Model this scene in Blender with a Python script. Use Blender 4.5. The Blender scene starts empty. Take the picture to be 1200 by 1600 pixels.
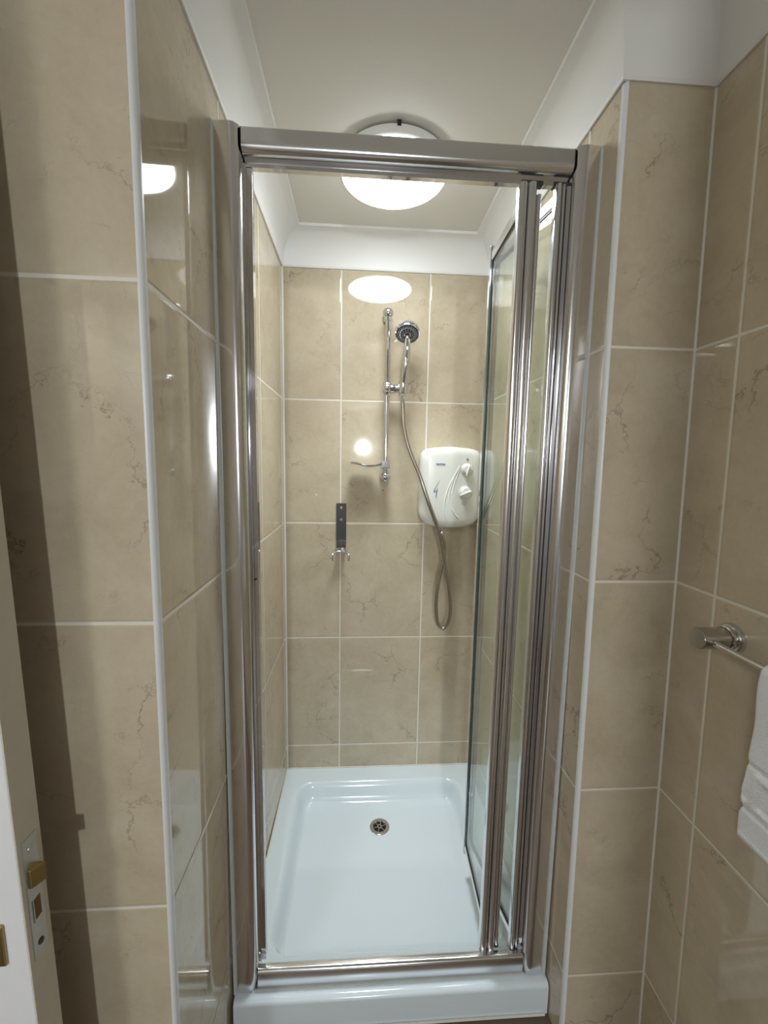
import bpy, bmesh, math, random
from mathutils import Vector, Matrix, Euler
PI = math.pi
SC = bpy.context.scene
COL = SC.collection
random.seed(4)

# ------------------------------------------------------------------ camera
YAW, PITCH, ROLL, FPX = 0.063, 0.1186, 0.0178, 644.78
CAM = Vector((0.2739, 0.0, 1.45))
def cam_basis():
    cy, sy = math.cos(YAW), math.sin(YAW)
    f0 = Vector((sy, cy, 0)); r0 = Vector((cy, -sy, 0)); up = Vector((0, 0, 1))
    cp, sp = math.cos(PITCH), math.sin(PITCH)
    f = f0*cp - up*sp; u1 = up*cp + f0*sp
    cr, sr = math.cos(ROLL), math.sin(ROLL)
    return r0*cr + u1*sr, u1*cr - r0*sr, f
r_, u_, f_ = cam_basis()
cd = bpy.data.cameras.new('camera'); cam = bpy.data.objects.new('camera', cd); COL.objects.link(cam)
cam.matrix_world = Matrix(((r_.x, u_.x, -f_.x, CAM.x), (r_.y, u_.y, -f_.y, CAM.y), (r_.z, u_.z, -f_.z, CAM.z), (0, 0, 0, 1)))
cd.sensor_fit = 'VERTICAL'; cd.sensor_height = 36.0; cd.lens = FPX/1600*36.0
cd.clip_start = 0.01; cd.clip_end = 50
SC.camera = cam

# ------------------------------------------------------------------ world, lights, exposure
SC.view_settings.view_transform = 'Standard'
SC.view_settings.look = 'None'
SC.view_settings.gamma = 1.0
SC.view_settings.exposure = 0.0
LAMP_EMIT = 17.5
wd = bpy.data.worlds.new('world'); SC.world = wd; wd.use_nodes = True
wd.node_tree.nodes['Background'].inputs[0].default_value = (0.75, 0.85, 1.0, 1)
wd.node_tree.nodes['Background'].inputs[1].default_value = 0.3
def area(name, loc, target, sx, sy, power, col):
    l = bpy.data.lights.new(name, 'AREA'); l.shape = 'RECTANGLE'; l.size = sx; l.size_y = sy
    l.energy = power; l.color = col
    o = bpy.data.objects.new(name, l); COL.objects.link(o); o.location = loc
    o.rotation_euler = (Vector(target)-Vector(loc)).to_track_quat('-Z', 'Y').to_euler()
    return o
DOORWAY = (-0.06, 0.61, 2.03)      # x0, x1, top of the doorway behind the camera
area('corridor_light', (0.35, -3.30, 1.68), (0.35, 0, 1.60), 0.15, 0.15, 33.0, (0.97, 1.0, 1.0)).data.shape = 'ELLIPSE'
rl = bpy.data.lights.new('unseen_room_light', 'AREA'); rl.shape = 'DISK'; rl.size = .22; rl.energy = 10.0; rl.color = (.97, 1.0, 1.0)  # unseen lamp added to light the room, placed clear of tile reflections
ro = bpy.data.objects.new('unseen_room_light', rl); COL.objects.link(ro); ro.location = (-.61, -.93, 2.165)
ll = bpy.data.lights.new('shower_fill_light', 'AREA'); ll.shape = 'DISK'; ll.size = .25; ll.energy = 2.6; ll.spread = math.radians(85); ll.color = (.94, 1.0, 1.0)  # added beam under the diffuser, brightens tray and lower walls
lo = bpy.data.objects.new('shower_fill_light', ll); COL.objects.link(lo); lo.location = (.359, 1.182, 2.172)

# ------------------------------------------------------------------ dimensions
B, FL, FR, S, SW, R = 1.5442, 0.5687, 0.7732, 0.7366, 0.7355, 0.9107
Z0, H, W, ZC, ZTOP, ZT, FLOOR = 1.6728, 0.45, 0.315, 2.120, 2.2306, 0.222, 0.140
XL, YR = -0.98, -1.12
ECZ = 1.45
def cL(z): return Vector((0.006*(z-ECZ), FL-0.006*(z-ECZ), z))
def cS(z): return Vector((S-0.006*(z-ECZ), FR+0.0095*(z-ECZ), z))
def cSi(z): return Vector((SW-0.006*(z-ECZ), FR+0.0095*(z-ECZ)+0.008, z))
def cR(z): return Vector((R-0.0144*(z-ECZ), FR+0.0095*(z-ECZ), z))

# ------------------------------------------------------------------ materials
def mat(name): 
    m = bpy.data.materials.new(name); m.use_nodes = True
    return m, m.node_tree.nodes, m.node_tree.links, m.node_tree.nodes['Principled BSDF']
def simple(name, col, rough=0.5, metal=0.0, bump=0.0, bscale=60, coat=0.0, var=0.0, spec=None, rvar=0.0):
    m, n, l, p = mat(name)
    p.inputs['Base Color'].default_value = (*col, 1); p.inputs['Roughness'].default_value = rough
    p.inputs['Metallic'].default_value = metal; p.inputs['Coat Weight'].default_value = coat
    p.inputs['Coat Roughness'].default_value = 0.03
    if spec is not None: p.inputs['Specular IOR Level'].default_value = spec
    tc = n.new('ShaderNodeTexCoord'); nz = n.new('ShaderNodeTexNoise'); nz.inputs['Scale'].default_value = bscale
    nz.inputs['Detail'].default_value = 4; l.new(tc.outputs['Object'], nz.inputs['Vector'])
    if bump:
        b = n.new('ShaderNodeBump'); b.inputs['Strength'].default_value = bump; b.inputs['Distance'].default_value = 0.002
        l.new(nz.outputs['Fac'], b.inputs['Height']); l.new(b.outputs['Normal'], p.inputs['Normal'])
    if var:
        mr = n.new('ShaderNodeMixRGB'); mr.inputs[1].default_value = (*[c*(1-var) for c in col], 1); mr.inputs[2].default_value = (*[min(1, c*(1+var)) for c in col], 1)
        l.new(nz.outputs['Fac'], mr.inputs[0]); l.new(mr.outputs[0], p.inputs['Base Color'])
    if rvar:
        mp = n.new('ShaderNodeMapRange'); mp.inputs[3].default_value = max(0, rough-rvar); mp.inputs[4].default_value = rough+rvar
        l.new(nz.outputs['Fac'], mp.inputs[0]); l.new(mp.outputs[0], p.inputs['Roughness'])
    return m
def tile_mat(name, u0, seed):
    m, n, l, p = mat(name)
    def N(t, **k):
        x = n.new(t)
        for a, b in k.items(): setattr(x, a, b)
        return x
    def M(op, a, b=None, c=None, clamp=False):
        x = N('ShaderNodeMath', operation=op); x.use_clamp = clamp
        for i, v in enumerate((a, b, c)):
            if v is None: continue
            if isinstance(v, (int, float)): x.inputs[i].default_value = v
            else: l.new(v, x.inputs[i])
        return x.outputs[0]
    uv = N('ShaderNodeUVMap', uv_map='UVMap'); sp = N('ShaderNodeSeparateXYZ'); l.new(uv.outputs[0], sp.inputs[0])
    un = M('DIVIDE', M('SUBTRACT', sp.outputs[0], u0), W); vn = M('DIVIDE', M('SUBTRACT', sp.outputs[1], Z0), H)
    iu = M('FLOOR', M('ADD', un, 50)); iv = M('FLOOR', M('ADD', vn, 50))
    fu = M('SUBTRACT', M('ADD', un, 50), iu); fv = M('SUBTRACT', M('ADD', vn, 50), iv)
    du = M('MULTIPLY', M('MINIMUM', fu, M('SUBTRACT', 1.0, fu)), W)
    dv = M('MULTIPLY', M('MINIMUM', fv, M('SUBTRACT', 1.0, fv)), H)
    d = M('MINIMUM', du, dv)
    wob = N('ShaderNodeTexNoise'); wob.inputs['Scale'].default_value = 18; l.new(uv.outputs[0], wob.inputs['Vector'])
    half = M('MULTIPLY_ADD', wob.outputs['Fac'], 0.0014, 0.0014)
    g = M('SUBTRACT', 1.0, M('DIVIDE', M('SUBTRACT', d, half), 0.0007, clamp=True), clamp=True)   # 1 in grout
    # per tile random shift of the stone pattern
    cb = N('ShaderNodeCombineXYZ'); l.new(iu, cb.inputs[0]); l.new(iv, cb.inputs[1]); cb.inputs[2].default_value = seed
    wn = N('ShaderNodeTexWhiteNoise'); l.new(cb.outputs[0], wn.inputs['Vector'])
    sc = N('ShaderNodeVectorMath', operation='SCALE'); l.new(wn.outputs['Color'], sc.inputs[0]); sc.inputs['Scale'].default_value = 9
    ad = N('ShaderNodeVectorMath', operation='ADD'); l.new(uv.outputs[0], ad.inputs[0]); l.new(sc.outputs[0], ad.inputs[1])
    V = ad.outputs[0]
    def noise(scale, det=6, rough=.6, dist=0.0):
        x = N('ShaderNodeTexNoise'); x.inputs['Scale'].default_value = scale; x.inputs['Detail'].default_value = det
        x.inputs['Roughness'].default_value = rough; x.inputs['Distortion'].default_value = dist
        l.new(V, x.inputs['Vector']); return x.outputs['Fac']
    big = noise(7, 6, .62, .6); fine = noise(70, 5, .7)
    cr = N('ShaderNodeValToRGB'); e = cr.color_ramp
    e.elements[0].position = .28; e.elements[0].color = (0.480, 0.410, 0.300, 1)
    e.elements[1].position = .74; e.elements[1].color = (0.660, 0.590, 0.465, 1)
    x = e.elements.new(.5); x.color = (0.575, 0.500, 0.375, 1)
    l.new(M('ADD', M('MULTIPLY', big, .72), M('MULTIPLY', fine, .28)), cr.inputs[0])
    # thin crack veins, present only in patches
    wv = N('ShaderNodeTexNoise'); wv.inputs['Scale'].default_value = 9; wv.inputs['Detail'].default_value = 8; wv.inputs['Roughness'].default_value = .7; l.new(V, wv.inputs['Vector'])
    s2 = N('ShaderNodeVectorMath', operation='SCALE'); l.new(wv.outputs['Color'], s2.inputs[0]); s2.inputs['Scale'].default_value = .16
    a2 = N('ShaderNodeVectorMath', operation='ADD'); l.new(V, a2.inputs[0]); l.new(s2.outputs[0], a2.inputs[1])
    def vein(scale, width, thr):
        vo = N('ShaderNodeTexVoronoi', feature='DISTANCE_TO_EDGE'); vo.inputs['Scale'].default_value = scale; l.new(a2.outputs[0], vo.inputs['Vector'])
        line = M('SUBTRACT', 1.0, M('DIVIDE', vo.outputs[0], width, clamp=True), clamp=True)
        return M('MULTIPLY', line, M('MULTIPLY', M('SUBTRACT', noise(5.5*scale/5, 3, .5), thr), 7, clamp=True))
    vv = M('MAXIMUM', vein(5.0, .014, .49), M('MULTIPLY', vein(13, .03, .58), .6))
    flk = M('MULTIPLY', M('SUBTRACT', noise(32, 4, .75, 1.2), .66), 8, clamp=True)
    dark = M('MAXIMUM', M('MULTIPLY', vv, .72), M('MULTIPLY', flk, .38))
    mx = N('ShaderNodeMixRGB'); l.new(dark, mx.inputs[0]); l.new(cr.outputs[0], mx.inputs[1]); mx.inputs[2].default_value = (0.20, 0.14, 0.09, 1)
    lt = M('MULTIPLY', M('SUBTRACT', noise(26, 5, .7, 2.0), .6), 5, clamp=True)
    m3 = N('ShaderNodeMixRGB'); l.new(M('MULTIPLY', lt, .35), m3.inputs[0]); l.new(mx.outputs[0], m3.inputs[1]); m3.inputs[2].default_value = (0.70, 0.64, 0.53, 1)
    mg = N('ShaderNodeMixRGB'); l.new(g, mg.inputs[0]); l.new(m3.outputs[0], mg.inputs[1]); mg.inputs[2].default_value = (0.80, 0.77, 0.70, 1)
    l.new(mg.outputs[0], p.inputs['Base Color'])
    l.new(M('MULTIPLY_ADD', g, .5, .045), p.inputs['Roughness'])
    p.inputs['IOR'].default_value = 1.52
    bh = N('ShaderNodeTexNoise'); bh.inputs['Scale'].default_value = 5; bh.inputs['Detail'].default_value = 1; l.new(V, bh.inputs['Vector'])
    bp = N('ShaderNodeBump'); bp.inputs['Distance'].default_value = 0.0012; bp.inputs['Strength'].default_value = 0.8
    pil = M('DIVIDE', M('SUBTRACT', d, .002), .004, clamp=True)
    l.new(M('ADD', M('MULTIPLY', pil, .6), M('MULTIPLY', bh.outputs['Fac'], .5)), bp.inputs['Height'])
    l.new(bp.outputs['Normal'], p.inputs['Normal'])
    return m
M_PAINT = simple('white_emulsion', (0.76, 0.75, 0.71), .7, bump=.15, bscale=200)
M_COVE = simple('white_coving_paint', (0.83, 0.83, 0.83), .55, bump=.1, bscale=120)
M_TRIM = simple('white_plastic_trim', (0.80, 0.83, 0.86), .3)
M_SEAL = simple('grey_white_sealant', (0.55, 0.58, 0.57), .5, var=.12, bscale=30)
M_GROUT = simple('white_corner_grout', (0.80, 0.78, 0.73), .6)
M_CHROME = simple('polished_aluminium', (0.80, 0.80, 0.83), .17, 1.0)
M_CHROME2 = simple('bright_chrome', (0.70, 0.70, 0.73), .07, 1.0)
M_STEEL = simple('brushed_steel', (0.55, 0.53, 0.50), .22, 1.0, rvar=.08, bscale=90)
M_HOSE = simple('steel_hose', (0.47, 0.44, 0.41), .22, 1.0)
M_TRAY = simple('white_acrylic', (0.78, 0.88, 0.96), .12, coat=.6)
M_HEATER = simple('white_abs_plastic', (0.78, 0.80, 0.76), .25, coat=.3)
M_KNOB = simple('pale_grey_plastic', (0.88, 0.89, 0.90), .25)
M_DARK = simple('black_rubber', (0.012, 0.012, 0.014), .35)
M_DGREY = simple('dark_nozzle_plastic', (0.045, 0.055, 0.075), .3)
M_SLATE = simple('dark_grey_anodised', (0.05, 0.053, 0.055), .4, .3)
M_BLUE = simple('blue_print', (0.03, 0.06, 0.38), .4)
M_GREYP = simple('grey_print', (0.30, 0.30, 0.32), .5)
M_DOOR = simple('white_gloss_paint', (0.84, 0.85, 0.90), .4, bump=.12, bscale=40, var=.02)
M_EDGE = simple('cream_painted_door_edge', (0.66, 0.62, 0.54), .5, bump=.3, bscale=50, var=.06)
M_BRASS = simple('worn_brass', (0.50, 0.39, 0.18), .38, 1.0)
M_PLATE = simple('zinc_plate', (0.58, 0.60, 0.62), .38, 1.0, var=.25, bscale=30, rvar=.12)
M_WOOD = simple('mortice_wood', (0.20, 0.11, 0.06), .8)
M_FLOOR = simple('brown_floor_vinyl', (0.14, 0.10, 0.065), .4, var=.06, bscale=8)
M_CORR = simple('grey_corridor_paint', (0.50, 0.50, 0.51), .7)
M_TOWEL = simple('white_terry_cloth', (0.86, 0.88, 0.92), .95, bump=.9, bscale=420, spec=.1)
def glass():
    m = bpy.data.materials.new('clear_glass'); m.use_nodes = True; n = m.node_tree.nodes; l = m.node_tree.links; n.clear()
    o = n.new('ShaderNodeOutputMaterial'); mx = n.new('ShaderNodeMixShader'); t = n.new('ShaderNodeBsdfTransparent'); g = n.new('ShaderNodeBsdfGlossy')
    lw = n.new('ShaderNodeLayerWeight'); lw.inputs['Blend'].default_value = .5
    pw = n.new('ShaderNodeMath'); pw.operation = 'POWER'; pw.inputs[1].default_value = 5.0; l.new(lw.outputs['Facing'], pw.inputs[0])
    f = n.new('ShaderNodeMath'); f.operation = 'MULTIPLY_ADD'; f.inputs[1].default_value = .955; f.inputs[2].default_value = .045; l.new(pw.outputs[0], f.inputs[0]); t.inputs[0].default_value = (0.955, 0.985, 0.965, 1); g.inputs['Roughness'].default_value = 0.005
    l.new(f.outputs[0], mx.inputs[0]); l.new(t.outputs[0], mx.inputs[1]); l.new(g.outputs[0], mx.inputs[2]); l.new(mx.outputs[0], o.inputs[0]); return m
M_GLASS = glass()
M_GEDGE = simple('green_glass_edge', (0.10, 0.15, 0.14), .2)
def emis():
    m, n, l, p = mat('lamp_diffuser'); p.inputs['Base Color'].default_value = (.9, .9, .9, 1)
    p.inputs['Emission Color'].default_value = (0.94, 1.0, 1.02, 1); p.inputs['Emission Strength'].default_value = LAMP_EMIT
    return m
M_LAMP = emis()

# ------------------------------------------------------------------ mesh helpers
def obj(name, bm, m, parent=None, smooth=False, loc=None):
    me = bpy.data.meshes.new(name); bmesh.ops.recalc_face_normals(bm, faces=bm.faces); bm.to_mesh(me); bm.free()
    for x in (m if isinstance(m, (list, tuple)) else [m]): me.materials.append(x)
    if smooth:
        for p in me.polygons: p.use_smooth = True
        try: me.set_sharp_from_angle(angle=math.radians(40 if smooth is True else smooth))
        except Exception: pass
    o = bpy.data.objects.new(name, me); COL.objects.link(o)
    if parent is not None: o.parent = parent
    if loc is not None: o.location = loc
    return o
def thing(name, label, cat, loc=(0, 0, 0), group=None):
    o = bpy.data.objects.new(name, None); COL.objects.link(o); o.empty_display_size = .05
    o['label'] = label; o['category'] = cat
    if group: o['group'] = group
    o['anchor'] = tuple(loc); o.location = loc
    return o
def P(name, bm, m, t, smooth=False):
    """part built in world coordinates under a thing whose origin is at t.location"""
    org = Vector((0, 0, 0)); q = t
    while q is not None: org += Vector(q.location); q = q.parent
    for v in bm.verts: v.co -= org
    return obj(name, bm, m, t, smooth)
def struct(o, label=None, cat=None):
    o['kind'] = 'structure'
    if label: o['label'] = label
    if cat: o['category'] = cat
    return o
def bx(x0, x1, y0, y1, z0, z1, bev=0.0, seg=2, bm=None):
    b = bmesh.new()
    bmesh.ops.create_cube(b, size=1)
    for v in b.verts:
        v.co = Vector((x0+(v.co.x+.5)*(x1-x0), y0+(v.co.y+.5)*(y1-y0), z0+(v.co.z+.5)*(z1-z0)))
    if bev: bmesh.ops.bevel(b, geom=b.edges[:], offset=bev, segments=seg, affect='EDGES', profile=.5)
    return join(bm, b) if bm else b
def join(a, b):
    mp = {}
    for v in b.verts: mp[v] = a.verts.new(v.co)
    for f in b.faces:
        try: nf = a.faces.new([mp[v] for v in f.verts]); nf.material_index = f.material_index
        except ValueError: pass
    b.free(); return a
def xf(b, mtx):
    bmesh.ops.transform(b, matrix=mtx, verts=b.verts[:]); return b
def lathe(prof, n=48, axis=(0, 0, 1), org=(0, 0, 0), cap=True):
    """prof: list of (r, h) along axis"""
    b = bmesh.new(); q = Vector((0, 0, 1)).rotation_difference(Vector(axis).normalized()); rings = []
    for r, h in prof:
        if r < 1e-6: rings.append([b.verts.new(Vector(org)+q @ Vector((0, 0, h)))])
        else: rings.append([b.verts.new(Vector(org)+q @ Vector((r*math.cos(2*PI*i/n), r*math.sin(2*PI*i/n), h))) for i in range(n)])
    for a, c in zip(rings, rings[1:]):
        for i in range(n):
            j = (i+1) % n
            if len(a) == 1 and len(c) == 1: continue
            if len(a) == 1: b.faces.new((a[0], c[i], c[j]))
            elif len(c) == 1: b.faces.new((a[i], a[j], c[0]))
            else: b.faces.new((a[i], a[j], c[j], c[i]))
    if cap:
        for rg in (rings[0], rings[-1]):
            if len(rg) > 1: b.faces.new(rg)
    return b
def cyl(p0, p1, r, n=32, r2=None, bev=0.0):
    p0 = Vector(p0); p1 = Vector(p1); h = (p1-p0).length; r2 = r if r2 is None else r2
    pr = [(r-bev, 0), (r, bev), (r2, h-bev), (r2-bev, h)] if bev else [(r, 0), (r2, h)]
    return lathe(pr, n, p1-p0, p0)
def ball(c, r, n=32):
    return lathe([(r*math.sin(PI*i/16), -r*math.cos(PI*i/16)) for i in range(17)], n, (0, 0, 1), c)
def extrude_z(pts, z0, z1, smoothcap=True):
    b = bmesh.new(); lo = [b.verts.new((x, y, z0)) for x, y in pts]; hi = [b.verts.new((x, y, z1)) for x, y in pts]
    k = len(pts)
    for i in range(k): b.faces.new((lo[i], lo[(i+1) % k], hi[(i+1) % k], hi[i]))
    b.faces.new(lo); b.faces.new(hi); return b
def extrude_x(pts, x0, x1):
    b = bmesh.new(); lo = [b.verts.new((x0, y, z)) for y, z in pts]; hi = [b.verts.new((x1, y, z)) for y, z in pts]
    k = len(pts)
    for i in range(k): b.faces.new((lo[i], lo[(i+1) % k], hi[(i+1) % k], hi[i]))
    b.faces.new(lo); b.faces.new(hi); return b
def crom(pts, k=10):
    P_ = [Vector(p) for p in pts]; P_ = [P_[0]*2-P_[1]]+P_+[P_[-1]*2-P_[-2]]; out = []
    for i in range(1, len(P_)-2):
        a, b, c, d = P_[i-1:i+3]
        for j in range(k):
            t = j/k; out.append(.5*((2*b)+(c-a)*t+(2*a-5*b+4*c-d)*t*t+(3*b-a-3*c+d)*t**3))
    out.append(P_[-2]); return out
def sweep(path, rad, n=16, cap=True):
    b = bmesh.new(); rings = []; up = Vector((0.2, 0.9, 0.1)).normalized()
    for i, p in enumerate(path):
        t = (path[min(i+1, len(path)-1)]-path[max(i-1, 0)]).normalized()
        s = t.cross(up)
        if s.length < 1e-4: s = t.cross(Vector((1, 0, 0)))
        s.normalize(); w = s.cross(t).normalized(); up = w
        r = rad(i) if callable(rad) else rad
        rings.append([b.verts.new(p+s*(r*math.cos(2*PI*j/n))+w*(r*math.sin(2*PI*j/n))) for j in range(n)])
    for a, c in zip(rings, rings[1:]):
        for j in range(n): b.faces.new((a[j], a[(j+1) % n], c[(j+1) % n], c[j]))
    if cap: b.faces.new(rings[0]); b.faces.new(rings[-1])
    return b

# ------------------------------------------------------------------ the room shell
def wall(name, c0, c1, u0, u1, z0, z1, m, nz=24, nu=8, holes=None, thick=.05, out=None):
    """grid between two vertical edges c0(z), c1(z); uv in metres (u, z); thickness goes outwards"""
    b = bmesh.new(); uvl = b.loops.layers.uv.new('UVMap'); vs = {}
    for i in range(nu+1):
        for j in range(nz+1):
            z = z0+(z1-z0)*j/nz; t = i/nu
            vs[i, j] = b.verts.new(c0(z)*(1-t)+c1(z)*t)
    for i in range(nu):
        for j in range(nz):
            f = b.faces.new((vs[i, j], vs[i+1, j], vs[i+1, j+1], vs[i, j+1]))
            for lp, (a, c) in zip(f.loops, ((i, j), (i+1, j), (i+1, j+1), (i, j+1))):
                lp[uvl].uv = (u0+(u1-u0)*a/nu, z0+(z1-z0)*c/nz)
    # outer skin
    geo = bmesh.ops.duplicate(b, geom=b.verts[:]+b.edges[:]+b.faces[:]); nv = [g for g in geo['geom'] if isinstance(g, bmesh.types.BMVert)]
    mp = geo['vert_map']; o = Vector(out)*thick
    for v in nv: v.co += o
    for i in range(nu):
        for j in (0, nz): b.faces.new((vs[i, j], vs[i+1, j], mp[vs[i+1, j]], mp[vs[i, j]]))
    for j in range(nz):
        for i in (0, nu): b.faces.new((vs[i, j], vs[i, j+1], mp[vs[i, j+1]], mp[vs[i, j]]))
    return struct(obj(name, b, m))
V3 = lambda x, y: (lambda z: Vector((x, y, z)))
ZW0, ZW1 = FLOOR-.0, ZTOP
T_left = tile_mat('stone_tile_left', 1.1920, 1.3); T_back = tile_mat('stone_tile_back', 0.208, 2.7); T_right = tile_mat('stone_tile_right', 1.1920, 5.1)
T_fl = tile_mat('stone_tile_front_left', -0.22, 7.9); T_fr = tile_mat('stone_tile_front_right', 0.60, 3.3); T_rr = tile_mat('stone_tile_room_right', 0.6813, 11.7)
wall('wall_left', lambda z: cL(z)+Vector((0, .008, 0)), V3(0, B), FL, B, ZW0, ZW1, T_left, out=(-1, 0, 0), thick=.06)
w_back = wall('wall_back', V3(0, B), V3(SW, B), 0, SW, ZW0, ZW1, T_back, out=(0, 1, 0))
wall('wall_right', V3(SW, B), cSi, B, FR, ZW0, ZW1, T_right, out=(1, 0, 0), thick=.03)
wall('wall_front_left', V3(XL, FL), lambda z: cL(z)+Vector((-.006, 0, 0)), XL, -.006, ZW0, ZW1, T_fl, out=(0, 1, 0))
wall('wall_front_right', lambda z: cS(z)+Vector((.006, 0, 0)), cR, S+.006, R, ZW0, ZW1, T_fr, out=(0, 1, 0))
wall('wall_room_right', cR, lambda z: Vector((cR(z).x, YR, z)), FR, YR, ZW0, ZW1, T_rr, out=(1, 0, 0))
obj_l = wall('wall_room_left', V3(XL, YR), V3(XL, FL), YR, FL, ZW0, ZW1, T_fl, out=(-1, 0, 0))
# rear wall behind the camera, with the doorway the camera looks in through, and the corridor beyond
def rear():
    x0, x1, zt = DOORWAY; CY = -3.5
    b = bx(XL-.05, x0, YR-.05, YR, ZW0, ZW1)
    bx(x1, R+.06, YR-.05, YR, ZW0, ZW1, bm=b); bx(x0, x1, YR-.05, YR, zt, ZW1, bm=b)
    struct(obj('wall_rear', b, M_PAINT))
    b = bx(-.5, -.45, CY, YR-.05, ZW0, ZW1); bx(1.15, 1.2, CY, YR-.05, ZW0, ZW1, bm=b); bx(-.5, 1.2, CY-.05, CY, ZW0, ZW1, bm=b)
    bx(-.5, 1.2, CY-.05, YR-.06, ZTOP, ZTOP+.05, bm=b)
    struct(obj('wall_corridor', b, M_CORR)); struct(obj('floor_corridor', bx(-.5, 1.2, CY-.05, YR-.06, FLOOR-.05, FLOOR), M_FLOOR))
rear()
struct(obj('ceiling', bx(XL-.06, R+.06, YR-.06, B+.05, ZTOP, ZTOP+.05), M_PAINT))
struct(obj('floor', bx(XL-.06, R+.06, YR-.06, B+.05, FLOOR-.05, FLOOR), M_FLOOR))

# coving all round, concave profile with a small step at the ceiling
def coving():
    cz = ZC
    path = [(XL, FL), (cL(cz).x-.0, cL(cz).y), (0, B), (SW, B), (cS(cz).x-.002, cS(cz).y), (cR(cz).x, cR(cz).y), (cR(cz).x, YR), (XL, YR)]
    prof = []                    # (distance from wall, z)
    D, Hh = .070, ZTOP-ZC
    prof.append((0.0, ZC)); prof.append((.004, ZC)); prof.append((.006, ZC+.006))
    for i in range(13):
        a = PI/2*i/12
        prof.append((.006+(D-.012)*(1-math.cos(a)), ZC+.006+(Hh-.014)*math.sin(a)))
    prof.append((D-.001, ZTOP-.008)); prof.append((D, ZTOP))
    b = bmesh.new(); n = len(path); cols = []
    for i in range(n):
        p0 = Vector(path[i-1]); p = Vector(path[i]); p1 = Vector(path[(i+1) % n])
        d0 = (p-p0).normalized(); d1 = (p1-p).normalized()
        n0 = Vector((d0.y, -d0.x)); n1 = Vector((d1.y, -d1.x))      # interior is to the right going clockwise
        bis = (n0+n1).normalized(); k = 1/max(.2, bis.dot(n1))
        cols.append([b.verts.new((p.x+bis.x*k*q, p.y+bis.y*k*q, z)) for q, z in prof])
    for i in range(n):
        a, c = cols[i], cols[(i+1) % n]
        for j in range(len(prof)-1): b.faces.new((a[j], c[j], c[j+1], a[j+1]))
    o = struct(obj('trim_1', b, M_COVE, smooth=30)); return o
coving()
# corner trims
def nosing(name, cfun, x_sign, z0, z1):
    b = bmesh.new(); K = 9; cols = []
    for j in range(25):
        z = z0+(z1-z0)*j/24; c = cfun(z); row = []
        pts = [(.0008, .009)]+[(-.0065+.0073*math.cos(a), .0065-.0080*math.sin(a)) for a in [PI/2*i/K for i in range(K+1)]]+[(-.0065, .009)]
        for px, py in pts: row.append(b.verts.new((c.x+(px if x_sign > 0 else -px), c.y+py, z)))
        cols.append(row)
    m = len(cols[0])
    for a, c in zip(cols, cols[1:]):
        for i in range(m): b.faces.new((a[i], a[(i+1) % m], c[(i+1) % m], c[i]))
    b.faces.new(cols[0]); b.faces.new(cols[-1])
    return struct(obj(name, b, M_TRIM, smooth=50))
nosing('trim_2', lambda z: cL(z), 1, FLOOR, ZC+.02)
nosing('trim_3', lambda z: cS(z), -1, FLOOR, ZC+.02)
def corner_bead(name, pf, dx, dy, w, z0, z1, m):
    b = bmesh.new(); cols = []
    for j in range(13):
        z = z0+(z1-z0)*j/12; c = pf(z)
        cols.append([b.verts.new((c.x-dx*.002, c.y-dy*.002, z)), b.verts.new((c.x+dx*w, c.y-dy*.002, z)), b.verts.new((c.x+dx*w*.35, c.y+dy*w*.35, z)), b.verts.new((c.x-dx*.002, c.y+dy*w, z))])
    for a, c in zip(cols, cols[1:]):
        for i in range(4): b.faces.new((a[i], a[(i+1) % 4], c[(i+1) % 4], c[i]))
    return struct(obj(name, b, m))
corner_bead('trim_4', V3(0, B), 1, -1, .007, ZT, ZC, M_GROUT)
corner_bead('trim_5', V3(SW, B), -1, -1, .007, ZT, ZC, M_GROUT)
corner_bead('trim_6', cR, -1, -1, .0045, FLOOR, ZC, M_GROUT)

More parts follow.
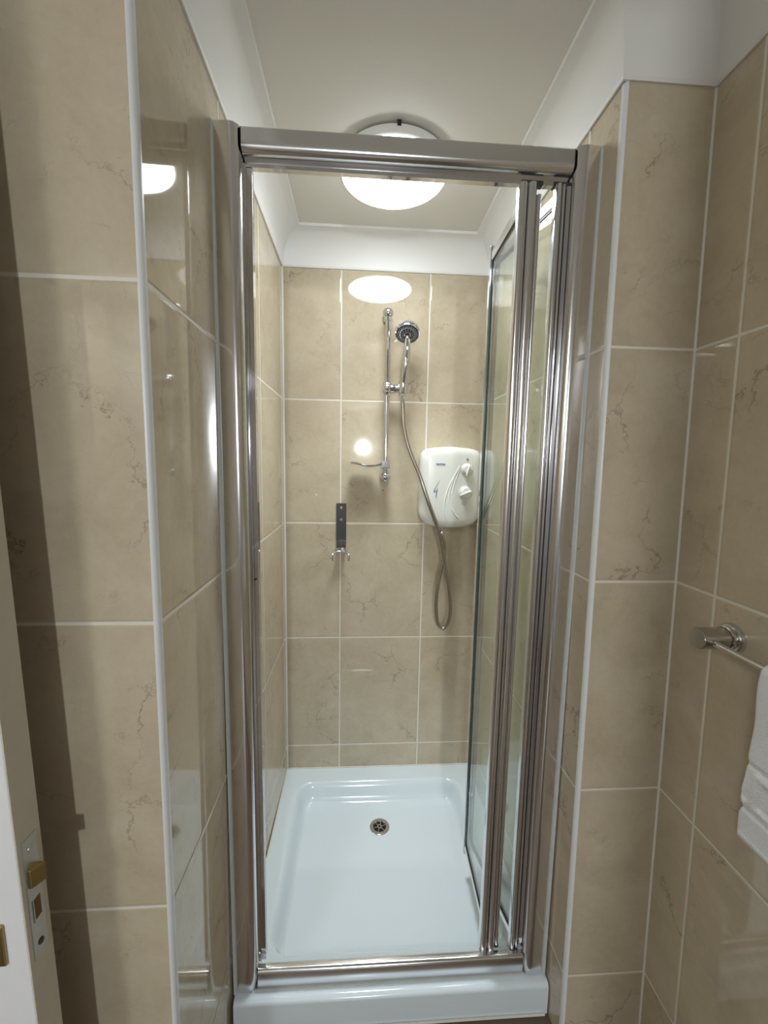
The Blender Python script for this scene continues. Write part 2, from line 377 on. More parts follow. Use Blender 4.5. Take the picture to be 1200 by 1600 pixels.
# ------------------------------------------------------------------ shower tray
TY0, TY1 = .8165, B-.001
def tray():
    t = thing('shower_tray', 'white acrylic shower tray with a raised rim and a sloping floor, below the folding door', 'shower tray', (SW/2, (TY0+TY1)/2, FLOOR))
    x0, x1, y0, y1 = .0015, SW+.004, TY0, TY1
    ix0, ix1, iy0, iy1 = .058, SW-.062, .905, 1.468; rad = .055; DEP = .066
    cx, cy = (ix0+ix1)/2, (iy0+iy1)/2; hx, hy = (ix1-ix0)/2, (iy1-iy0)/2
    def hz(x, y):
        qx, qy = abs(x-cx)-(hx-rad), abs(y-cy)-(hy-rad)
        sd = rad-(math.hypot(max(qx, 0), max(qy, 0))+min(max(qx, qy), 0))          # distance inside
        tt = max(0, min(1, (sd+.004)/.036)); s = tt*tt*(3-2*tt)
        dr = math.hypot(x-.362, y-1.33)
        slope = .010*max(0, 1-dr/.55)*min(1, max(0, sd)/.06)
        z = ZT-(DEP-.010)*s-slope
        e = min(x-x0+.02, y-y0, x1-x+.02, y1-y+.02)                               # rounded front edge
        if e < .012: z -= .012-math.sqrt(max(0, .012**2-(.012-e)**2))
        return z
    b = bmesh.new(); nx, ny = 110, 120; vs = {}
    ys = [y0+.012*(k/8)**2 for k in range(8)]+[y0+.012+(y1-y0-.012)*k/ny for k in range(ny+1)]
    for i in range(nx+1):
        for j, y in enumerate(ys):
            x = x0+(x1-x0)*i/nx; vs[i, j] = b.verts.new((x, y, hz(x, y)))
    nj = len(ys)-1
    for i in range(nx):
        for j in range(nj): b.faces.new((vs[i, j], vs[i+1, j], vs[i+1, j+1], vs[i, j+1]))
    # skirt down to the floor
    ring = [vs[i, 0] for i in range(nx+1)]+[vs[nx, j] for j in range(1, nj+1)]+[vs[i, nj] for i in range(nx-1, -1, -1)]+[vs[0, j] for j in range(nj-1, 0, -1)]
    lo = [b.verts.new((v.co.x, v.co.y, FLOOR+.001)) for v in ring]; k = len(ring)
    for i in range(k): b.faces.new((ring[i], ring[(i+1) % k], lo[(i+1) % k], lo[i]))
    b.faces.new(lo)
    P('tray_body', b, M_TRAY, t, smooth=50)
    # sealant line where the tray meets tiles
    s = bx(.0, .004, TY0+.02, B, ZT-.002, ZT+.004); bx(.0, SW, B-.004, B, ZT-.002, ZT+.004, bm=s); bx(SW-.004, SW+.0, TY0+.02, B, ZT-.002, ZT+.004, bm=s)
    o = P('sealant_bead', s, M_GROUT, t)
    s = bx(.002, SW-.002, TY0-.005, TY0-.0, FLOOR+.0005, FLOOR+.006, .002); P('floor_sealant', s, M_GROUT, t)
    # drain
    zc = hz(.362, 1.33)+.0005
    d = thing('shower_drain', 'round chrome shower waste with a slotted grid set in the white tray floor', 'drain', (.362, 1.33, zc))
    P('drain_ring', lathe([(.0355, 0), (.0350, .002), (.031, .0036), (.0235, .0026), (.0215, -.001)], 48, (0, 0, 1), (.362, 1.33, zc), cap=False), M_CHROME2, d, True)
    P('drain_well', lathe([(0, -.0005), (.0225, -.0005), (.0225, -.0003)], 32, (0, 0, 1), (.362, 1.33, zc+.0006), cap=False), M_DARK, d)
    g = lathe([(.004, 0), (.0085, 0), (.0085, .0014), (.004, .0014), (.004, 0)], 24, (0, 0, 1), (.362, 1.33, zc+.0008), cap=False)
    for k in range(6):
        a = k*PI/3+.25; s = bx(.0065, .0235, -.0012, .0012, 0, .0013); xf(s, Matrix.Translation((.362, 1.33, zc+.0008)) @ Matrix.Rotation(a, 4, 'Z')); join(g, s)
    P('drain_grid', g, M_CHROME2, d)
tray()

# ------------------------------------------------------------------ enclosure with bifold door
def enclosure():
    t = thing('folding_shower_door', 'chrome framed bifold glass shower door folded open against the right side', 'shower door', (SW/2, .855, ZT))
    zt, zb = 2.057, ZT+.001
    def post(s):            # s=+1 left, -1 right : returns x mapper
        X = (lambda x: x) if s > 0 else (lambda x: SW-x)
        pr = [(.001, .8385)]+[(.001+.032*k/8, .8385-.0025*math.sin(PI/2*k/8)) for k in range(1, 8)]+[(.033+.0185*math.sin(PI/2*k/14), .855-.019*math.cos(PI/2*k/14)) for k in range(15)]+[(.0515, .882), (.001, .882)]
        P('wall_profile', extrude_z([(X(a), b) for a, b in pr], zb, zt), M_CHROME, t, 25)
        w = .014
        ch = [(.0515, .862), (.0515+w*.35, .862), (.0515+w*.35, .866), (.0515+w, .866), (.0515+w, .872), (.0515+w*.5, .8735), (.0515+w, .875), (.0515+w, .882), (.0515, .882)]
        q = P('jamb_strip', extrude_z([(X(a), b) for a, b in ch], zb+.046, zt-.058), M_CHROME2, t, 25)
        bd = [(-.001, .8325), (.0035, .8335), (.005, .838), (.0015, .8405), (-.001, .8405)]
        P('sealant_bead', extrude_z([(X(a), b) for a, b in bd], zb, zt), M_SEAL, t, 60)
    post(1); post(-1)
    # top rail: flat face rolling under at the bottom
    y0 = .8445
    def arc(cy, cz, r, a0, a1, k=8): return [(cy+r*math.cos(a0+(a1-a0)*i/k), cz+r*math.sin(a0+(a1-a0)*i/k)) for i in range(k+1)]
    pr = [(y0+.002, zt-.001), (y0, zt-.004), (y0-.0005, zt-.024)]+arc(y0+.0155, zt-.028, .016, PI, 1.5*PI)+[(.866, zt-.044), (.866, zt-.050), (.880, zt-.050), (.880, zt-.001)]
    P('top_rail', extrude_x(pr, .0517, SW-.0517), M_CHROME, t, 25)
    P('rail_channel', bx(.050, SW-.050, .8655, .8775, zt-.057, zt-.050), M_CHROME2, t)
    for xx in (.0517, SW-.0517-.0012):
        P('rail_end_gasket', extrude_x([(a-.0008 if a < .86 else a, b-.0008) for a, b in pr], xx, xx+.0012), M_DARK, t)
    # bottom rail
    zr = zb+.047
    pr = [(.842, zb), (.8405, zb+.003), (.8400, zb+.036)]+arc(.8480, zb+.040, .008, PI, PI/2, 6)+[(.856, zb+.048), (.860, zb+.044), (.862, zb+.030), (.872, zb+.028), (.872, zb)]
    P('bottom_rail', extrude_x(pr, .0517, SW-.0517), M_CHROME, t, 25)
    P('rail_sealant', bx(.045, SW-.045, .8375, .8405, zb-.001, zb+.003), M_SEAL, t)
    # bifold leaves; each leaf: local x along leaf, built then rotated about z
    zlo, zhi = zb+.056, zt-.062
    def leaf(p0, p1, near_w, name, near_extra):
        p0 = Vector((*p0, 0)); p1 = Vector((*p1, 0)); L = (p1-p0).length; ang = math.atan2(p1.y-p0.y, p1.x-p0.x)
        MT = Matrix.Translation(p0) @ Matrix.Rotation(ang, 4, 'Z')
        g = bx(.012, L-.010, -.0022, .0022, zlo+.012, zhi-.016); lf = P(name, xf(g, MT), M_GLASS, t)
        def Q(n, b, m, sm=False): return P(n, xf(b, MT), m, lf, sm)
        for (za, zc, nm) in ((zhi-.024, zhi-.002, 'top_edge_rail'), (zlo+.002, zlo+.018, 'bottom_edge_rail')):
            Q(nm, bx(.012, L-.008, -.0055, .0055, za, zc, .002), M_CHROME)
            Q('glazing_seal', bx(.014, L-.010, -.0040, .0040, (za-.003) if nm[0] == 't' else zc, za if nm[0] == 't' else (zc+.003)), M_DARK)
        return lf, L, MT
    def tube(pts, z0, z1, m, parent, name, sm=30): return P(name, extrude_z(pts, z0, z1), m, parent, sm)
    def dee(cx, cy, w, d, k=10, flat=False):       # rounded block, rounded towards -y
        return [(cx+w/2, cy+d/2)]+[(cx+w/2*math.cos(a), cy-d/2*math.sin(a)*1.0) for a in [PI*i/k for i in range(k+1)]]+[(cx-w/2, cy+d/2)]
    FX, FY = .6185, 1.118          # far hinge line
    # guide leaf (nearer the opening)
    lf, L, MT = leaf((.6035, .870), (FX-.004, FY), 0, 'folding_panel', None)
    tube(dee(0.5905, .862, .018, .018), zlo-.008, zhi+.003, M_CHROME, lf, 'guide_stile')
    tube(dee(0.6085, .8615, .018, .020), zlo-.026, zhi+.003, M_CHROME, lf, 'guide_stile')
    tube(dee(0.6230, .866, .011, .018), zlo+.004, zhi-.016, M_CHROME, lf, 'seal_stile')
    tube([(.5993, .866), (.6000, .858), (.6007, .866)], zlo, zhi, M_DARK, lf, 'stile_groove')
    P('stile_cap', bx(0.5825, 0.5985, .855, .870, zlo-.017, zlo-.007, .002), M_DARK, lf)
    P('stile_cap', bx(0.6175, 0.6285, .859, .874, zlo-.006, zlo+.005, .002), M_DARK, lf)
    P('guide_pin', cyl((0.6085, .866, zr-.002), (0.6085, .866, zlo-.02), .004), M_CHROME2, lf, True)
    P('guide_block', bx(0.5880, 0.6320, .8640, .8785, zhi+.004, zhi+.0125, .001), M_SLATE, lf)
    tube([(FX-.011, FY-.004), (FX-.011, FY+.010), (FX-.006, FY+.016), (FX-.001, FY+.016), (FX-.001, FY-.004)], zlo-.014, zhi+.012, M_CHROME2, lf, 'hinge_stile')
    P('hinge_seal', bx(FX-.0085, FX-.0015, FY-.008, FY-.0041, zlo+.012, zhi-.012), M_GEDGE, lf)
    P('hinge_cap', cyl((FX-.005, FY+.006, zhi+.012), (FX-.005, FY+.006, zhi+.016), .0055), M_CHROME2, lf, True)
    # pivot leaf (beside the wall profile)
    lf2, L, MT = leaf((.6690, .870), (FX+.012, FY+.006), 0, 'folding_panel', None)
    tube(dee(0.6620, .8625, .012, .018), zlo-.006, zhi+.004, M_CHROME, lf2, 'pivot_stile')
    tube(dee(0.6722, .864, .008, .016), zlo-.006, zhi+.004, M_CHROME2, lf2, 'pivot_stile')
    P('pivot_seal', bx(0.6765, 0.6815, .864, .872, zlo-.006, zhi), M_DARK, lf2)
    P('pivot_pin', cyl((0.6650, .866, zr-.002), (.655, .866, zlo-.004), .005), M_CHROME2, lf2, True)
    P('stile_cap', bx(0.6565, 0.6755, .8545, .872, zlo-.014, zlo-.006, .002), M_DARK, lf2)
    P('pivot_block', bx(0.6530, 0.6840, .8640, .8785, zhi+.004, zhi+.0125, .001), M_SLATE, lf2)
    tube([(FX+.003, FY-.002), (FX+.003, FY+.018), (FX+.016, FY+.018), (FX+.016, FY-.002)], zlo-.006, zhi, M_CHROME2, lf2, 'hinge_stile')
    # screws on the jambs
    for xx, zs_ in ((.0585, (1.20,)), (SW-.0585, (1.94,))):
        for zz in zs_:
            P('jamb_screw', cyl((xx, .8615, zz), (xx, .8600, zz), .0018, 16), M_SLATE, t, True)
enclosure()

# ------------------------------------------------------------------ ceiling light
def lamp():
    cx, cy = .359, 1.182
    t = thing('ceiling_light', 'round flush ceiling light, switched on and glowing white above the shower', 'ceiling light', (cx, cy, ZTOP))
    P('shadow_gap_disc', lathe([(0, 0), (.128, 0), (.128, -.008), (0, -.008)], 64, (0, 0, 1), (cx, cy, ZTOP), cap=False), M_DARK, t, True)  # black disc stands in for the shadow gap between base and ceiling
    P('lamp_base', lathe([(.128, -.004), (.138, -.005), (.1405, -.009), (.1405, -.026), (.137, -.030), (.125, -.030)], 80, (0, 0, 1), (cx, cy, ZTOP), cap=False), M_COVE, t, True)
    pr = [(.138, -.0295)]+[(.138*math.cos(a), -.0295-.024*math.sin(a)) for a in [PI/2*i/14 for i in range(1, 14)]]+[(0, -.0535)]
    P('diffuser', lathe(pr, 80, (0, 0, 1), (cx, cy, ZTOP), cap=False), M_LAMP, t, True)
    P('diffuser_clip', bx(cx-.0045, cx+.0045, cy-.1430, cy-.1395, ZTOP-.012, ZTOP-.001), M_DARK, t)
lamp()
def unseen_room_lamp():  # unseen fitting, added to house the room's extra light
    t = thing('ceiling_light', 'unseen round flush ceiling light added over the room behind the camera', 'ceiling light', (-.61, -.93, ZTOP))
    P('lamp_base', lathe([(0, 0), (.14, 0), (.14, -.05), (.132, -.053), (0, -.053)], 48, (0, 0, 1), (-.61, -.93, ZTOP), cap=False), M_COVE, t, 40)
unseen_room_lamp()

# ------------------------------------------------------------------ electric shower unit
def heater():
    x0, x1, z0, z1 = .4935, .7170, 1.2180, 1.5120
    yb, yf = B-.001, 1.452
    t = thing('electric_shower', 'white wall mounted electric shower unit with two dials and blue lettering', 'electric shower', ((x0+x1)/2, B, (z0+z1)/2))
    cx = (x0+x1)/2
    def outline(k, inset, n=96):
        pts = []; w = (x1-x0)/2-inset
        for i in range(n):
            a = 2*PI*i/n; c, s = math.cos(a), math.sin(a); e = .22+.16*max(0, -s)
            px = w*math.copysign(abs(c)**e, c); u = px/w
            top = z1-inset-.014*u*u; bot = z0+inset+.016*u*u
            hh = (top-bot)/2; mz = (top+bot)/2
            pts.append((cx+px*(1-.03*max(0, -s)), mz+hh*math.copysign(abs(s)**(e*.8), s)))
        return pts
    b = bmesh.new(); rings = []
    def yface(x, z, base): return base
    layers = [(yb, .004), (1.500, .0035), (1.496, .0015), (1.492, .0), (1.478, .0), (1.467, .004), (1.459, .010), (1.4545, .018), (1.4525, .030), (1.4515, .06)]
    for y, ins in layers: rings.append([b.verts.new((x, y, z)) for x, z in outline(0, ins)])
    for a, c in zip(rings, rings[1:]):
        for i in range(96): b.faces.new((a[i], a[(i+1) % 96], c[(i+1) % 96], c[i]))
    b.faces.new(rings[0]); b.faces.new(rings[-1])
    P('housing', b, M_HEATER, t, 60)
    yf = 1.4512
    # raised swoosh lines
    def U(px, py): return px, py
    for k, (pts, r) in enumerate([
        ([(.635, 1.440), (.612, 1.405), (.593, 1.365), (.582, 1.320), (.5815, 1.285), (.590, 1.255)], .0019),
        ([(.632, 1.445), (.615, 1.410), (.603, 1.372), (.597, 1.335), (.604, 1.300), (.620, 1.272), (.632, 1.260)], .0019),
        ([(.636, 1.440), (.622, 1.405), (.613, 1.372), (.608, 1.345)], .0015)]):
        P('moulded_line', sweep(crom([(x, yf-.0002, z) for x, z in pts], 8), r, 8), M_KNOB, t, True)
    def dial(x, z, ang, r):
        d = P('dial', lathe([(r*1.28, 0), (r*1.28, .003), (r*1.1, .0045), (r, .006), (r*.95, .017), (r*.85, .020), (0, .021)], 40, (0, -1, 0), (x, yf+.0005, z)), M_HEATER, t, 40)
        f = bx(-r*.22, r*.22, -.0075, .0, -r*.9, r*1.45, .0028, 3); 
        for v in f.verts:
            if v.co.z > 0: v.co.x *= 1-.35*v.co.z/(r*1.45)
        xf(f, Matrix.Translation((x, yf-.020, z)) @ Matrix.Rotation(ang, 4, 'Y')); P('dial_grip', f, M_KNOB, d, 40)
    dial(.657, 1.432, math.radians(195), .0165); dial(.655, 1.350, math.radians(248), .0185)
    for k in range(9):
        a = math.radians(-60+k*15-90); P('dial_mark', xf(bx(-.0004, .0004, -.0003, 0, .0225, .0250 if k % 2 else .027), Matrix.Translation((.657, yf-.0001, 1.432)) @ Matrix.Rotation(math.radians(-70+k*17), 4, 'Y')), M_GREYP, t)
    for k in range(8):
        P('dial_mark', xf(bx(-.0004, .0004, -.0003, 0, .0255, .028), Matrix.Translation((.655, yf-.0001, 1.350)) @ Matrix.Rotation(math.radians(110+k*18), 4, 'Y')), M_GREYP, t)
    P('indicator', bx(.655, .6615, yf-.0015, yf, 1.4655, 1.4690, .0006), M_SLATE, t)
    def text(s, x, z, size, m, name):
        c = bpy.data.curves.new(name, 'FONT'); c.body = s; c.size = size; c.extrude = .0002; c.offset = .00025; c.align_x = 'CENTER'
        tmp = bpy.data.objects.new('tmp', c); COL.objects.link(tmp); dg = bpy.context.evaluated_depsgraph_get()
        me = bpy.data.meshes.new_from_object(tmp.evaluated_get(dg)); bpy.data.objects.remove(tmp); bpy.data.curves.remove(c)
        b = bmesh.new(); b.from_mesh(me); bpy.data.meshes.remove(me)
        xf(b, Matrix.Translation((x, yf-.0006, z)) @ Matrix.Rotation(PI/2, 4, 'X')); return P(name, b, m, t)
    text('TRITON', .5625, 1.4450, .0092, M_BLUE, 'lettering')
    for zz, w in ((1.3135, .011), (1.3080, .008)): P('small_print', bx(.652-w, .652+w, yf-.0004, yf, zz, zz+.0012), M_GREYP, t)
    def stroke(pts, w, m, n):
        b = bmesh.new(); L_, R_ = [], []
        for i, (x, z) in enumerate(pts):
            a = Vector(pts[max(i-1, 0)]); c = Vector(pts[min(i+1, len(pts)-1)]); d = (c-a).normalized(); nn = Vector((-d.y, d.x))*w[i]
            L_.append(b.verts.new((x+nn.x, yf-.0006, z+nn.y))); R_.append(b.verts.new((x-nn.x, yf-.0006, z-nn.y)))
        for i in range(len(pts)-1): b.faces.new((L_[i], L_[i+1], R_[i+1], R_[i]))
        return P(n, b, m, t)
    stroke([(.5610, 1.3920), (.5530, 1.3770), (.5470, 1.3650)], [.0004, .0010, .0008], M_GREYP, 'emblem_stroke')
    stroke([(.5480, 1.3670), (.5430, 1.3560), (.5415, 1.3500), (.5450, 1.3500), (.5520, 1.3555)], [.0006, .0012, .0013, .0012, .0009], M_BLUE, 'emblem_stroke')
    stroke([(.5550, 1.3640), (.5520, 1.3500), (.5500, 1.3350), (.5505, 1.3270)], [.0004, .0012, .0010, .0003], M_BLUE, 'emblem_stroke')
    P('hose_outlet', lathe([(.0095, 0), (.0095, -.012), (.0085, -.014), (.0085, -.030)], 24, (0, 0, 1), (.5815, 1.488, z0+.004)), M_CHROME2, t, 40)
heater()

# ------------------------------------------------------------------ riser rail, soap dish, hand shower, hose
RX, RY = .370, 1.490
def riser():
    t = thing('shower_riser_rail', 'vertical chrome riser rail with ball ends and a sliding holder on the back wall', 'riser rail', (RX, B, 1.40))
    P('rail_bar', cyl((RX, RY, 1.400), (RX+.001, RY, 1.955), .0098, 24), M_CHROME2, t, True)
    for z in (1.3990, 1.9620):
        e = P('end_ball', ball((RX, RY, z), .0190), M_CHROME2, t, True)
        s = 1 if z < 1.5 else -1
        P('end_collar', lathe([(.0125, 0), (.0125, .010), (.0105, .012)], 24, (0, 0, s), (RX, RY, z+s*.015)), M_CHROME2, e, 40)
        P('wall_mount', lathe([(.0105, 0), (.0105, .028), (.017, .030), (.0175, .0375)], 24, (0, 1, 0), (RX, RY+.012, z)), M_CHROME2, e, 40)
    zs = 1.709
    s = P('slider', lathe([(.012, -.022), (.0165, -.017), (.0185, -.007), (.0185, .007), (.0165, .017), (.012, .022)], 32, (0, 0, 1), (RX, RY, zs)), M_CHROME2, t, 40)
    P('clamp_knob', ball((RX, RY-.016, zs), .0145), M_CHROME2, s, True)
    P('slider_arm', lathe([(.0150, 0), (.0150, .020), (.0120, .030), (.0125, .040), (.0155, .046), (.0155, .058)], 28, (1, 0, 0), (RX+.012, RY-.003, zs)), M_CHROME2, s, 40)
    P('cradle', lathe([(.0105, -.020), (.0165, -.018), (.0180, 0), (.0175, .017), (.0125, .019)], 28, (.06, -.1, 1), (RX+.055, RY-.020, zs)), M_CHROME2, s, 40)
riser()
def soap():
    z = 1.443
    t = thing('soap_dish', 'wavy chrome soap dish clipped low on the shower riser rail', 'soap dish', (RX, RY, z))
    b = bmesh.new(); nx, ny = 24, 14; top = {}; 
    def hgt(u, v): return .0095*math.cos((u-.05)*2*PI*.88)*.55*(1-.1*v) - .002+.010*(2*v-1)**4*.5
    for k in (0, 1):
        for i in range(nx+1):
            for j in range(ny+1):
                u, v = i/nx, j/ny; wy = .040*math.sqrt(max(.12, 1-((u-.45)/.62)**2*1.0)) if u < 1 else .016
                wy = .034*(max(0.02, 1-abs(2*(u-.42))**3.2))**.5 if u < .86 else .014
                top[k, i, j] = b.verts.new((RX-.125+.112*u, RY+(2*v-1)*wy, z+hgt(u, v)-.0022*k))
    for k in (0, 1):
        for i in range(nx):
            for j in range(ny): b.faces.new((top[k, i, j], top[k, i+1, j], top[k, i+1, j+1], top[k, i, j+1]))
    for i in range(nx):
        for j in (0, ny): b.faces.new((top[0, i, j], top[0, i+1, j], top[1, i+1, j], top[1, i, j]))
    for j in range(ny):
        for i in (0, nx): b.faces.new((top[0, i, j], top[0, i, j+1], top[1, i, j+1], top[1, i, j]))
    P('dish', b, M_CHROME2, t, 60)
    P('rail_clip', bx(RX-.0150, RX+.0150, RY-.0140, RY+.0140, z-.012, z+.014, .002), M_CHROME2, t)
soap()
HX, HY, HZ = RX+.055, RY-.020, 1.709
def handset():
    t = thing('hand_shower', 'chrome hand shower with a round dark spray face, held in the riser slider', 'shower head', (HX, HY, HZ))
    p = crom([(HX-.002, HY+.002, HZ-.026), (HX, HY-.002, HZ+.010), (HX+.004, HY-.012, HZ+.055), (HX+.008, HY-.020, HZ+.105), (HX+.0095, HY-.020, HZ+.150), (HX+.009, HY-.014, HZ+.178)], 8)
    n = len(p)
    def rr(i):
        u = i/(n-1); return .0115+.0040*math.exp(-((u-.42)/.22)**2)-.0010*u
    P('handle', sweep(p, rr, 24), M_CHROME2, t, True)
    ax = Vector((-.06, -.52, -.85)).normalized(); c = Vector((HX+.0085, HY-.024, HZ+.176))
    P('head_shell', lathe([(0, -.036), (.012, -.0355), (.022, -.032), (.031, -.026), (.038, -.017), (.0415, -.008), (.0425, 0), (.0415, .004), (.0385, .0045), (.0385, .001)], 48, ax, c, cap=False), M_CHROME2, t, True)
    P('spray_face', lathe([(.0388, .003), (.036, .0048), (.0265, .0052), (0, .0052)], 48, ax, c, cap=False), M_DGREY, t, True)
    P('face_ring', lathe([(.0245, .0050), (.0250, .0064), (.0270, .0064), (.0275, .0050)], 48, ax, c, cap=False), M_STEEL, t, True)
    P('centre_ring', lathe([(.0075, .0050), (.0085, .0078), (.0115, .0078), (.0120, .0050)], 32, ax, c, cap=False), M_STEEL, t, True)
    q = Vector((0, 0, 1)).rotation_difference(ax); b = bmesh.new()
    for cnt, rad in ((24, .0330), (24, .0300), (14, .0215), (12, .0165)):
        for k in range(cnt):
            a = 2*PI*(k+(.5 if rad in (.0300, .0165) else 0))/cnt
            join(b, cyl(c+q @ Vector((rad*math.cos(a), rad*math.sin(a), .0045)), c+q @ Vector((rad*math.cos(a), rad*math.sin(a), .0064)), .00085, 8))
    P('spray_nozzles', b, M_KNOB, t)
handset()
def hose():
    pts = [(.4235, HY+.002, HZ-.024), (.4250, 1.470, 1.660), (.4300, 1.468, 1.590), (.4430, 1.462, 1.525), (.4600, 1.452, 1.475), (.4870, 1.440, 1.410), (.5060, 1.434, 1.355), (.5300, 1.432, 1.290), (.5520, 1.438, 1.236),
           (.5720, 1.452, 1.180), (.5860, 1.462, 1.120), (.5990, 1.470, 1.060), (.6120, 1.474, 1.005), (.6195, 1.476, .950), (.6235, 1.478, .900), (.6170, 1.478, .858), (.5970, 1.479, .832),
           (.5780, 1.481, .852), (.5700, 1.483, .905), (.5710, 1.485, .965), (.5790, 1.489, 1.025), (.5900, 1.491, 1.080), (.5960, 1.492, 1.120), (.5935, 1.490, 1.155), (.5850, 1.489, 1.180), (.5815, 1.488, 1.196)]
    pts[0] = (HX-.003, HY+.003, HZ-.030)
    t = thing('shower_hose', 'ribbed steel shower hose looping down between the hand shower and the white unit', 'shower hose', (.5815, 1.488, 1.196))
    c = crom(pts, 10); out = [c[0]]
    # resample evenly for ribs
    step = .0018; acc = 0; path = [c[0]]
    for a, b in zip(c, c[1:]):
        seg = (b-a).length; pos = step-acc
        while pos <= seg: path.append(a+(b-a)*(pos/seg)); pos += step
        acc = seg-(pos-step)
    P('ribbed_hose', sweep(path, lambda i: .0076 if (i//1) % 2 else .0064, 12), M_HOSE, t, 80)
    P('hose_nut', lathe([(.0085, 0), (.0105, .002), (.0105, .014), (.0095, .018)], 12, (0, 0, 1), (.5815, 1.488, 1.186)), M_CHROME2, t, 30)
    P('hose_cone', lathe([(.0078, -.024), (.0110, -.004), (.0115, .004)], 20, (0, 0, 1), (HX-.003, HY+.003, HZ-.018)), M_CHROME2, t, 30)
hose()
def bracket():
    x, z0, z1 = .2110, 1.128, 1.297
    t = thing('shower_holder_bracket', 'dark metal strip bracket with two screws and a chrome forked cradle at its foot', 'bracket', (x, B, z1))
    p = bx(x-.0185, x+.0185, B-.006, B, z0, z1, .0008); P('back_plate', p, M_SLATE, t)
    for z in (1.280, 1.236):
        P('screw', lathe([(0, .0022), (.003, .0020), (.0052, .0004), (.0052, 0)], 20, (0, -1, 0), (x, B-.006, z), cap=False), M_CHROME2, t, True)
    P('chrome_cover', bx(x-.0175, x+.0175, B-.009, B-.006, z0-.010, z0+.030, .001), M_CHROME2, t)
    P('cover_ridge', bx(x-.0022, x+.0022, B-.0125, B-.009, z0-.008, z0+.036, .001), M_CHROME2, t)
    a = bx(x-.018, x+.018, B-.034, B-.002, z0-.014, z0-.008, .0015)
    P('shelf_arm', a, M_CHROME2, t)
    k = 20; path = []
    for i in range(k+1):
        an = PI*(1.0+i/k); path.append(Vector((x+.0275*math.cos(an), B-.042-.002+.020*(-math.sin(an))*-1, z0-.014)))
    # forked cradle: horizontal C open to the front with turned-down tips
    pts = [(x-.0290, B-.056, z0-.038), (x-.0305, B-.054, z0-.022), (x-.0270, B-.046, z0-.013), (x-.014, B-.036, z0-.009), (x, B-.033, z0-.008), (x+.014, B-.036, z0-.009), (x+.0270, B-.046, z0-.013), (x+.0305, B-.054, z0-.022), (x+.0290, B-.056, z0-.038)]
    P('cradle_fork', sweep(crom(pts, 6), .0042, 12), M_CHROME2, t, True)
bracket()
# marks left in the tiles
for nm, (x, z), m, r, lab in (('drill_hole', (.365, 1.348), M_DARK, .0028, 'small dark drill hole in the back wall tile under the riser rail'), ('filler_spot', (.1175, 1.3277), M_TRIM, .0032, 'small white filler dab on the back wall tile left of the riser rail')):
    o = obj(nm, lathe([(0, .0004), (r, .0002), (r, 0)], 14, (0, -1, 0), (0, 0, 0)), m, None); o.location = (x, B-.0002, z); o.parent = w_back; 
    o['label'] = lab
wl = bpy.data.objects['wall_left']
for y, z in ((1.4107, 1.3323), (.6329, 1.5668), (.6304, 1.4334)):
    o = obj('filler_spot', lathe([(0, .0005), (.0022, .0002), (.0022, 0)], 12, (1, 0, 0), (0, 0, 0)), M_TRIM); o.location = (0.0002+.006*(z-ECZ)*(B-y)/(B-FL), y, z); o.parent = wl
    o['label'] = 'white filler dab'

# ------------------------------------------------------------------ towel rail and towel
TYM, TZM = .6361, 1.1640
WX = lambda z: cR(z).x
def towel_rail():
    wx = WX(TZM)
    t = thing('towel_rail', 'polished chrome towel rail on the right wall with a cylindrical end post', 'towel rail', (wx, TYM, TZM))
    for y in (TYM, TYM-.50):
        P('wall_rose', lathe([(0, 0), (.0255, 0), (.0255, .008), (.0235, .0105), (.0205, .011), (.0205, .0165), (.0185, .0175)], 48, (-1, 0, 0), (wx, y, TZM), cap=False), M_CHROME2, t, 40)
        P('end_post', lathe([(.0178, .012), (.0178, .0640), (.0170, .0655), (0, .0655)], 48, (-1, 0, 0), (wx, y, TZM)), M_STEEL, t, 40)
    P('rail_bar', cyl((wx-.050, TYM, TZM-.001), (wx-.050, TYM-.50, TZM-.001), .0052, 24), M_CHROME2, t, True)
    return wx-.050
BXX = towel_rail()
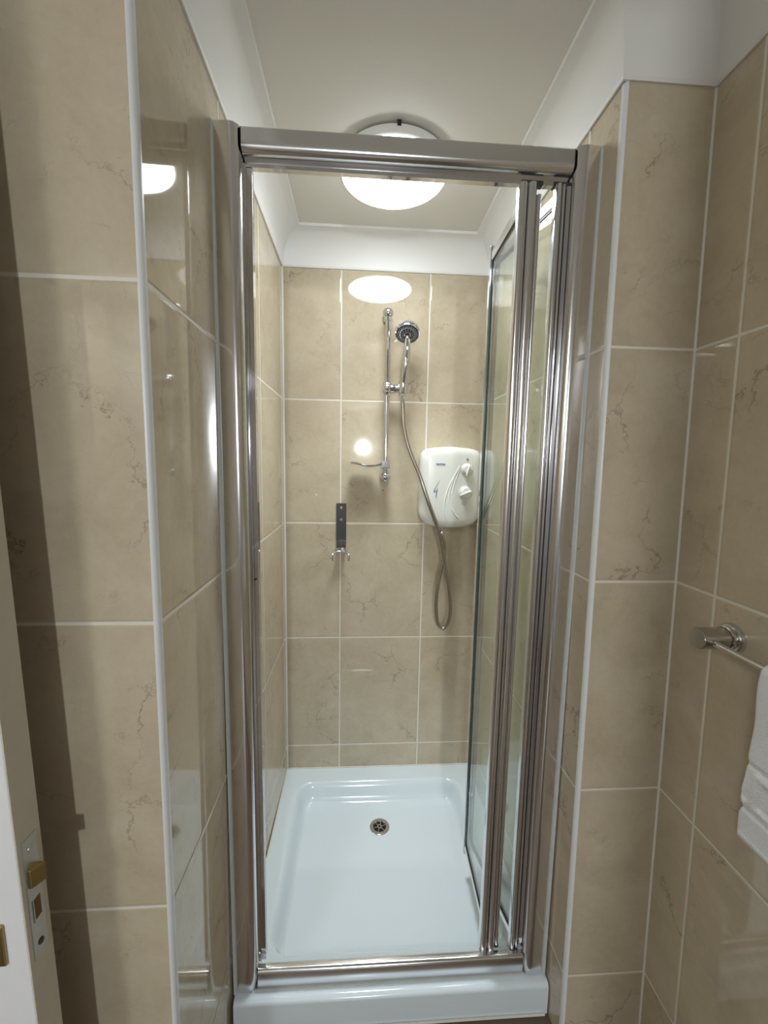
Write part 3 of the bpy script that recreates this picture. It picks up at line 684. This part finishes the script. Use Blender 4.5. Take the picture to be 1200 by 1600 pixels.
def towel():
    t = thing('hand_towel', 'thick white terry towel with an embossed key pattern band, hung over the towel rail', 'towel', (BXX, .35, TZM))
    y1, y0 = .5235, .150; zt = TZM; zb = .906
    # profile around the bar: front fall, over, back fall  -> (x, z) centreline with arc length
    R0 = .0135; front = [(BXX-R0-.001-.004*(1-((z-zb)/(zt-zb))), z) for z in [zb+(zt-zb)*k/150 for k in range(151)]]
    over = [(BXX-R0*math.cos(a), zt+R0*math.sin(a)*.75) for a in [PI*k/12 for k in range(1, 12)]]
    back = [(BXX+R0, zt-(zt-.96)*k/30) for k in range(31)]
    line = front+over+back; nf = len(front)
    def relief(y, z):
        # raised border bands + greek key, amplitude in metres
        a = 0.0
        s = lambda d, w=.0035: 1/(1+math.exp(max(-40, min(40, -(w-abs(d))*1400))))
        if z < zb+.010: a += .002
        a -= .0030*(s(z-1.024, .0040)+s(z-.956, .0035))
        # key meander cell 0.075 wide between z .912 and .988
        if .958 < z < 1.022:
            u = ((y1-.012-y) % .078)/.078; v = (z-.960)/.061
            segs = [((.08, .12), (.08, .88)), ((.08, .88), (.78, .88)), ((.78, .88), (.78, .32)), ((.78, .32), (.42, .32)), ((.42, .32), (.42, .62)), ((.08, .10), (1.08, .10))]
            dm = 9
            for (ax_, ay), (bx_, by) in segs:
                dx, dy = bx_-ax_, by-ay; tt = max(0, min(1, ((u-ax_)*dx+(v-ay)*dy)/(dx*dx+dy*dy)))
                dm = min(dm, math.hypot(u-ax_-dx*tt, v-ay-dy*tt))
            a += .0042*s(dm*.070, .0050)-.0022
        return a
    ny = 150; b = bmesh.new(); G = {}; TH = .009
    rnd = [random.uniform(-1, 1) for _ in range(40)]
    for k in (0, 1):
        for i, (x, z) in enumerate(line):
            pr_ = line[max(i-1, 0)]; nx_ = line[min(i+1, len(line)-1)]; d = Vector((nx_[0]-pr_[0], nx_[1]-pr_[1])).normalized(); nn = Vector((-d.y, d.x))
            for j in range(ny+1):
                y = y0+(y1-y0)*j/ny
                e = (y1-y); th = TH*min(1, math.sqrt(max(0, e+.0012)/.007)) if e < .007 else TH
                bow = .0015*math.sin(y*31+1)+.0011*math.sin(z*40+y*12)
                off = (th/2+(relief(y, z) if i < nf else 0)*min(1, e/.004+.15)+bow) if k == 0 else -th/2*.8
                if i < 6: off *= math.sqrt((i+.6)/6.6)
                yy = y+(.0010*math.sin(z*62)*math.exp(-e/.02)+(.006*(s_ := math.exp(-((z-.93)/.018)**2))*0))
                yy += (.0030*(math.exp(-((z-.980)/.02)**2)) - .0040*math.exp(-((z-.956)/.005)**2) - .002*math.exp(-((z-1.024)/.005)**2))*math.exp(-e/.02)
                if i < nf and z < .945: yy += .0015*math.exp(-e/.03)
                G[k, i, j] = b.verts.new((x+nn.x*off, yy, z+nn.y*off-(.004*(e/.37) if i < 20 else 0)*(1-i/20 if i < 20 else 0)))
    m = len(line)-1
    for k in (0, 1):
        for i in range(m):
            for j in range(ny): b.faces.new((G[k, i, j], G[k, i+1, j], G[k, i+1, j+1], G[k, i, j+1]))
    for i in range(m):
        for j in (0, ny): b.faces.new((G[0, i, j], G[0, i+1, j], G[1, i+1, j], G[1, i, j]))
    for j in range(ny):
        for i in (0, m): b.faces.new((G[0, i, j], G[0, i, j+1], G[1, i, j+1], G[1, i, j]))
    P('towel_cloth', b, M_TOWEL, t, 80)
towel()

# ------------------------------------------------------------------ room door, standing open
def door():
    ex, ya, yb = -.1235, .460, .497
    t = struct(thing('door_1', 'white painted room door standing open at the left, latch edge towards the shower', 'door', (ex, (ya+yb)/2, .98)))
    b = bx(ex-.72, ex-.0012, ya, yb, FLOOR+.03, 2.10, .0015); P('door_leaf', b, M_DOOR, t)
    P('door_edge', bx(ex-.0014, ex, ya+.0005, yb-.0005, FLOOR+.0305, 2.0995, .0004), M_EDGE, t)
    lx = ex
    pl = P('latch_plate', bx(lx-.001, lx+.0012, .4665, .4885, .829, .990, .0004), M_PLATE, t)
    def Q(n, b, m, sm=False): return P(n, b, m, pl, sm)
    # latch bolt: bevelled brass tongue
    bm = bmesh.new(); y0_, y1_, za, zb_ = .4700, .4845, .9260, .9500
    v = [bm.verts.new(c) for c in [(lx, y0_, za), (lx, y1_, za), (lx, y1_, zb_), (lx, y0_, zb_), (lx+.004, y0_, za), (lx+.0125, y1_-.001, za), (lx+.0125, y1_-.001, zb_), (lx+.004, y0_, zb_)]]
    for f in ((0, 1, 2, 3), (4, 5, 6, 7), (0, 4, 5, 1), (3, 2, 6, 7), (0, 3, 7, 4), (1, 5, 6, 2)): bm.faces.new([v[i] for i in f])
    bmesh.ops.bevel(bm, geom=bm.edges[:], offset=.0004, segments=1, affect='EDGES')
    Q('latch_bolt', bm, M_BRASS)
    Q('bolt_hole', bx(lx+.0006, lx+.0014, .4725, .4835, .8790, .9060), M_WOOD)
    Q('bolt_hole_rim', bx(lx+.001, lx+.0022, .4712, .4726, .8775, .9075), M_PLATE)
    for z in (.9745, .8450):
        Q('screw', lathe([(.0042, 0), (.0036, .0012), (.0020, .0008), (0, .0006)], 20, (1, 0, 0), (lx+.0012, .4775, z), cap=False), M_PLATE if z > .9 else M_DARK, True)
    hp = P('handle_plate', bx(-.2000, -.1560, ya-.0055, ya, .870, .915+.10, .002) if False else bx(-.185, -.1475, ya-.004, ya, .838, .893, .0015), M_BRASS, t)
    t.rotation_euler = (0, math.radians(-1.3), 0)
door()
